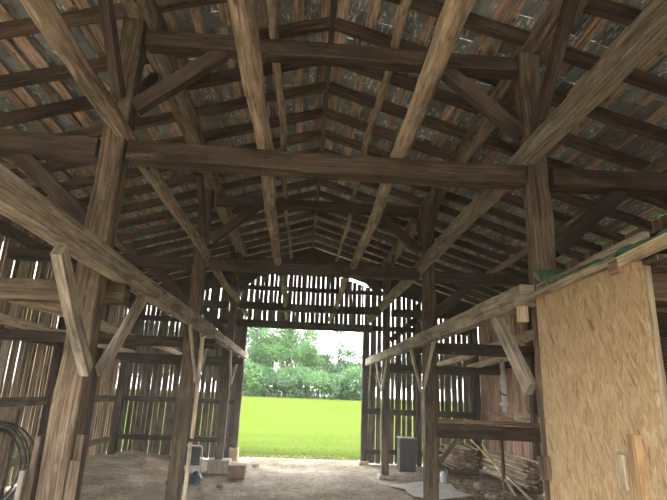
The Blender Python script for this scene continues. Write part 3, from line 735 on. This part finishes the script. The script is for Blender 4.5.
for x0, x1, y, lab in ((3.5, 4.2, 12.12, 'squared bearer under the stick ends of the splayed pile'), (3.5, 4.2, 12.95, 'squared bearer at the rear of the splayed stick pile'), (4.1, 4.62, 10.0, 'squared bearer under the camera end of the wall stack'), (4.1, 4.62, 11.6, 'squared bearer under the rear end of the wall stack')):
    tag(MB().box(x0, x1, y, y + .09, 0, .12, ch=.008).build('bearer', 'timber'), lab, 'bearer', 'bearers under the stick piles')
for p0, p1, lab in (((4.1, 9.2, .03), (3.95, 11.9, .78), 'loose stick leaning diagonally against the stick piles'), ((4.0, 9.6, .02), (4.1, 11.6, .72), 'second loose stick leaning beside the diagonal one'), ((3.4, 11.7, .72), (3.85, 12.2, .7), 'loose stick lying across top of the splayed pile')):
    o = MB().timber(p0, p1, .04, .03, (0, 0, 1), 1.1, .003, .4).build('loose_stick', 'stick'); tag(o, lab, 'stick', 'loose sticks on the piles')
beam('stake', 'timber', (4.02, 10.2, 0), (4.0, 10.2, 1.1), .05, .05, 'upright stake before the stick stack under the low rail', 'stake', up=(0, 1, 0), t=1.1)
for x, y, r, lab in ((3.25, 10.9, .1, 'pale stone left of the stick stack'), (3.6, 10.4, .13, 'flat stone before the stick stack'), (3.85, 9.7, .1, 'pale squared stone by the stack end'), (3.1, 9.9, .09, 'small stone beside torn sheet'), (3.45, 9.4, .12, 'pale rubble lump near the strand board'), (2.9, 11.6, .07, 'small stone near the grey box'), (3.7, 9.0, .08, 'broken stone nearest the low block on the strand board')):
    stone(x, y, r, .55, lab, 'rock', 'rubble on the right floor')
wf = root('plastic_jug', (3.05, 11.0, 0), 'pale plastic jug standing on the floor before the splayed stick pile', 'jug')
MB().tube([(3.05, 11.0, 0), (3.05, 11.0, .01), (3.05, 11.0, .16), (3.05, 11.0, .21), (3.05, 11.0, .225)], [.05, .065, .065, .03, .022], 12).build('body', 'bluewhite', wf, True)
MB().tube([(3.05, 11.0, .225), (3.05, 11.0, .245)], .026, 10).build('cap', 'binm', wf, True)
# rubble bits
b = MB()
for k in range(700):
    x, y = R.uniform(2.6, 4.4), R.uniform(8.3, 11.6); s = R.uniform(.006, .035); i = len(b.v)
    for dx, dy, dz in ((-1, -1, -.3), (1, -.8, -.3), (.9, 1, -.3), (-1, .8, -.3), (R.uniform(-.4, .4), R.uniform(-.4, .4), .9)): b.v.append(V((x + dx * s, y + dy * s * R.uniform(.6, 1.2), .006 + max(-.006, dz * s * .7))))
    t = R.choice((.4, .7, 1., 1.2))
    for f in ([0, 1, 4], [1, 2, 4], [2, 3, 4], [3, 0, 4]): b.face([i + q for q in f], [(0, 0)] * 3, t)
tag(b.build('rubble', 'straw', origin=(3.4, 10, 0)), 'wood chips and small rubble strewn on the right floor', 'rubble', None, 'stuff')

# ------------------------------------------------------------------ trees beyond the meadow
def leafcloud(lobes, n, size, seed):
    r = random.Random(seed); b = MB()
    vol = [l[3] * l[4] * l[3] for l in lobes]; tot = sum(vol)
    for l, vv in zip(lobes, vol):
        for k in range(int(n * vv / tot)):
            d = V((r.gauss(0, 1), r.gauss(0, 1), r.gauss(0, 1))).normalized() * (r.random() ** .4)
            c = V((l[0] + d.x * l[3], l[1] + d.y * l[3], l[2] + d.z * l[4]))
            a = V((r.gauss(0, 1), r.gauss(0, 1), r.gauss(0, .6))).normalized(); s = a.cross(V((r.gauss(0, 1), r.gauss(0, 1), r.gauss(0, 1)))).normalized()
            L = size * r.uniform(.6, 1.3); i = len(b.v)
            b.v += [c - a * L, c + s * L * .5, c + a * L, c - s * L * .5]
            b.face([i, i + 1, i + 2, i + 3], [(0, 0)] * 4, r.uniform(.72, 1.25))
    return b
def crown_mesh(kind, seed):
    r = random.Random(seed); lobes = []
    if kind == 'round':
        for k in range(13): a = r.random() * 6.28; q = r.uniform(0, 3.2); lobes.append((q * math.cos(a), q * math.sin(a), r.uniform(4.5, 12.4) - q * .5, r.uniform(1.4, 2.5), r.uniform(1.2, 2.)))
        return leafcloud(lobes, 9000, .2, seed)
    if kind == 'tall':
        for k in range(12): a = r.random() * 6.28; z = 3 + k * 1.0; q = r.uniform(.2, 1.5) * (1.1 - z / 18); lobes.append((q * math.cos(a), q * math.sin(a), z, r.uniform(.8, 1.4), r.uniform(.7, 1.2)))
        return leafcloud(lobes, 3000, .18, seed)
    for k in range(8): a = r.random() * 6.28; q = r.uniform(0, 2.4); lobes.append((q * math.cos(a), q * math.sin(a), r.uniform(.2, 3.0), r.uniform(1.2, 1.9), r.uniform(.9, 1.5)))
    return leafcloud(lobes, 3200, .2, seed)
PROTO = {}
def get_proto(kind, v, mat):
    key = (kind, v, mat)
    if key not in PROTO:
        me = crown_mesh(kind, 11 * v + len(kind)).build('crown', mat, None, False, (0, 0, 0)); data = me.data; bpy.data.objects.remove(me)
        b = MB(); h = {'round': 9, 'tall': 12, 'bush': 1.6}[kind]
        b.tube([(0, 0, -.3), (.05, 0, h * .3), (-.1, .1, h * .65), (.1, 0, h)], [.3 if kind == 'round' else .18, .22, .15, .05], 8)
        if kind == 'round':
            for k in range(6): a = k * 1.05; z = 3.5 + k * .8; b.tube([(0, 0, z), (1.2 * math.cos(a), 1.2 * math.sin(a), z + 1.2), (2.6 * math.cos(a), 2.6 * math.sin(a), z + 2.2)], [.12, .08, .03], 6)
        t = b.build('trunk', 'timber', None, True, (0, 0, 0)); td = t.data; bpy.data.objects.remove(t)
        PROTO[key] = (data, td)
    return PROTO[key]
def tree(kind, v, mat, x, y, sc, scz, label, name='tree', group='trees beyond the meadow'):
    c, t = get_proto(kind, v, mat)
    e = root(name, (x, y, .0025 * (y - 15) * .4 - .05), label, 'bush' if kind == 'bush' else 'tree', group)
    if kind == 'bush': sc *= 1.35; scz *= 1.25
    e.scale = (sc * 1.3, sc * 1.3, scz * 1.33); e.rotation_euler.z = R.random() * 6.28
    for nm, d in (('crown', c), ('trunk', t)):
        o = bpy.data.objects.new(nm, d); COL.objects.link(o); o.parent = e
    return e
def pxx(px, Y): return (px - 299.3) / 500 * Y * 1.01
TR = [('round', 1, 'leaf', 285, 128, 1.1, 1.12, 'largest round tree, in the middle of the tree line'),
      ('round', 2, 'leafb', 258, 140, 1.1, 1.12, 'dark tree behind the slender tree at the left of the tree line'),
      ('round', 3, 'leafb', 301, 141, 1.0, 1.12, 'dark tree standing behind the largest tree in the tree line'),
      ('round', 2, 'leaf', 307, 131, .95, 1.0, 'broad tree directly right of the largest tree in the tree line'),
      ('round', 3, 'leaf', 266, 130, 1., 1.1, 'broad tree directly left of the largest tree in the tree line'),
      ('tall', 1, 'leafb', 255, 126, 1.1, 1.1, 'slender tall tree by the left door jamb'),
      ('tall', 2, 'leafb', 244, 133, 1.0, .95, 'slender tree half hidden by the left door jamb'),
      ('tall', 3, 'leafb', 336, 135, 1.15, .98, 'slender open tree against the white sky right of centre'),
      ('round', 1, 'leafb', 323, 134, .85, .72, 'medium tree below the white sky gap'),
      ('round', 2, 'leafb', 347, 132, .9, .72, 'low broad tree left of the right door jamb'),
      ('round', 3, 'leaf', 362, 130, .9, .74, 'low broad tree partly behind the right door jamb'),
      ('round', 3, 'leafb', 215, 134, .9, .9, 'tree glimpsed through the slats left of the doorway'),
      ('round', 1, 'leafb', 165, 136, 1., .85, 'tree glimpsed through the slats behind the left aisle'),
      ('round', 2, 'leaf', 188, 105, 1.15, .95, 'nearer tree glimpsed through the far left slats beside the left jamb'),
      ('round', 3, 'leafb', 138, 108, 1.2, .95, 'nearer tree glimpsed through the slats by the far left corner'),
      ('round', 1, 'leafb', 421, 112, 1.1, .85, 'nearer tree glimpsed through the slats right of the grey metal box'),
      ('round', 3, 'leafb', 470, 110, 1.15, .85, 'nearer tree glimpsed through the slats by the far right corner'),
      ('round', 2, 'leafb', 395, 134, .9, .8, 'tree glimpsed through the slats behind the grey metal box'),
      ('round', 1, 'leafb', 445, 136, .95, .85, 'tree glimpsed through the slats behind the right aisle')]
for k, v, m, px, y, s, sz, lab in TR: tree(k, v, m, pxx(px, y), y, s, sz, lab)
BU = [(245, 'bush at the left jamb end of the tree line'), (257, 'bush under the slender tall tree'), (266, 'bush left of the pale shed'), (281, 'bush right of the pale shed'), (293, 'bush under the largest tree'), (305, 'bush under the broad tree right of the largest'), (317, 'bush below the white sky gap, on its left'), (329, 'bush below the slender open tree'), (341, 'bush left of the low broad tree'), (352, 'bush under the low broad tree'), (364, 'bush at the right jamb end of the tree line')]
for i, (px, lab) in enumerate(BU): tree('bush', i % 3, 'leafb' if i % 2 else 'leaf', pxx(px, 124 + i % 3), 124 + i % 3, 1.0, R.uniform(.9, 1.5), lab, 'bush', 'bushes along the field edge')
sx = pxx(273, 127)
sh = root('shed', (sx, 127.5, .1), 'small pale shed glimpsed between the tree trunks', 'shed')
MB().box(sx - 1.6, sx + 1.6, 126.6, 129, 0, 2.6).build('walls', 'white', sh)
b = MB()
for s in (-1, 1): b.timber((sx, 127.8, 3.5), (sx + s * 1.9, 127.8, 2.5), 2.8, .12, (0, 0, 1), 1., 0, 99)
b.build('roof', 'sheet', sh)

# ------------------------------------------------------------------ haze volume added for lens glow and lifted shadows
m, nt, out = new_mat('lens_glow_haze')
vs = nt.nodes.new('ShaderNodeVolumeScatter'); vs.inputs['Density'].default_value = HAZE; vs.inputs['Anisotropy'].default_value = .45
vs.inputs['Color'].default_value = (1, .99, .97, 1); nt.links.new(vs.outputs[0], out.inputs['Volume'])
b = MB(); xs = (WXL + .02, RX, WXR - .02)
for y in (-1.3, 13.3):
    b.v += [V((xs[0], y, .02)), V((xs[2], y, .02)), V((xs[2], y, zu(xs[2]) + .1)), V((xs[1], y, RZ + .1)), V((xs[0], y, zu(xs[0]) + .1))]
for f in ([0, 1, 2, 3, 4], [9, 8, 7, 6, 5], [0, 5, 6, 1], [1, 6, 7, 2], [2, 7, 8, 3], [3, 8, 9, 4], [4, 9, 5, 0]): b.face(f, [(0, 0)] * len(f), 1.)
tag(b.build('haze', m), 'thin haze added in the barn air standing in for lens glow', 'haze', None, 'stuff')
# ------------------------------------------------------------------ light
w = bpy.data.worlds.new('World'); SC.world = w; w.use_nodes = True
nt = w.node_tree; nt.nodes.clear()
out = nt.nodes.new('ShaderNodeOutputWorld'); bg = nt.nodes.new('ShaderNodeBackground')
tc = nt.nodes.new('ShaderNodeTexCoord'); sp = nt.nodes.new('ShaderNodeSeparateXYZ')
nt.links.new(tc.outputs['Generated'], sp.inputs[0])
rp = ramp(nt, [(.0, (1.0, 1.0, .98)), (.25, (1., 1., 1.)), (1., (.82, .9, 1.))]); nt.links.new(sp.outputs['Z'], rp.inputs[0])
nt.links.new(rp.outputs[0], bg.inputs[0]); bg.inputs[1].default_value = 1.0
nt.links.new(bg.outputs[0], out.inputs[0])

# ------------------------------------------------------------------ camera
yaw, pitch, roll = .0549, .2772, .0397
f = V((math.sin(yaw) * math.cos(pitch), math.cos(yaw) * math.cos(pitch), math.sin(pitch)))
r0 = V((math.cos(yaw), -math.sin(yaw), 0)); u0 = r0.cross(f)
r = r0 * math.cos(roll) + u0 * math.sin(roll); u = -r0 * math.sin(roll) + u0 * math.cos(roll)
cd = bpy.data.cameras.new('camera'); cam = bpy.data.objects.new('camera', cd); COL.objects.link(cam)
cd.sensor_fit = 'HORIZONTAL'; cd.sensor_width = 36; cd.lens = 36 * 500 / 667
cd.clip_start = .05; cd.clip_end = 1000
cam.matrix_world = Matrix(((r.x, u.x, -f.x, 0), (r.y, u.y, -f.y, 0), (r.z, u.z, -f.z, 1.7), (0, 0, 0, 1)))
SC.camera = cam
SC.view_settings.view_transform = 'Standard'; SC.view_settings.look = 'None'
SC.view_settings.gamma = 1; SC.view_settings.use_curve_mapping = False
SC.view_settings.exposure = 3.8
SC.cycles.volume_bounces = 1; SC.cycles.use_denoising = True
SC.cycles.max_bounces = 10; SC.cycles.diffuse_bounces = 6
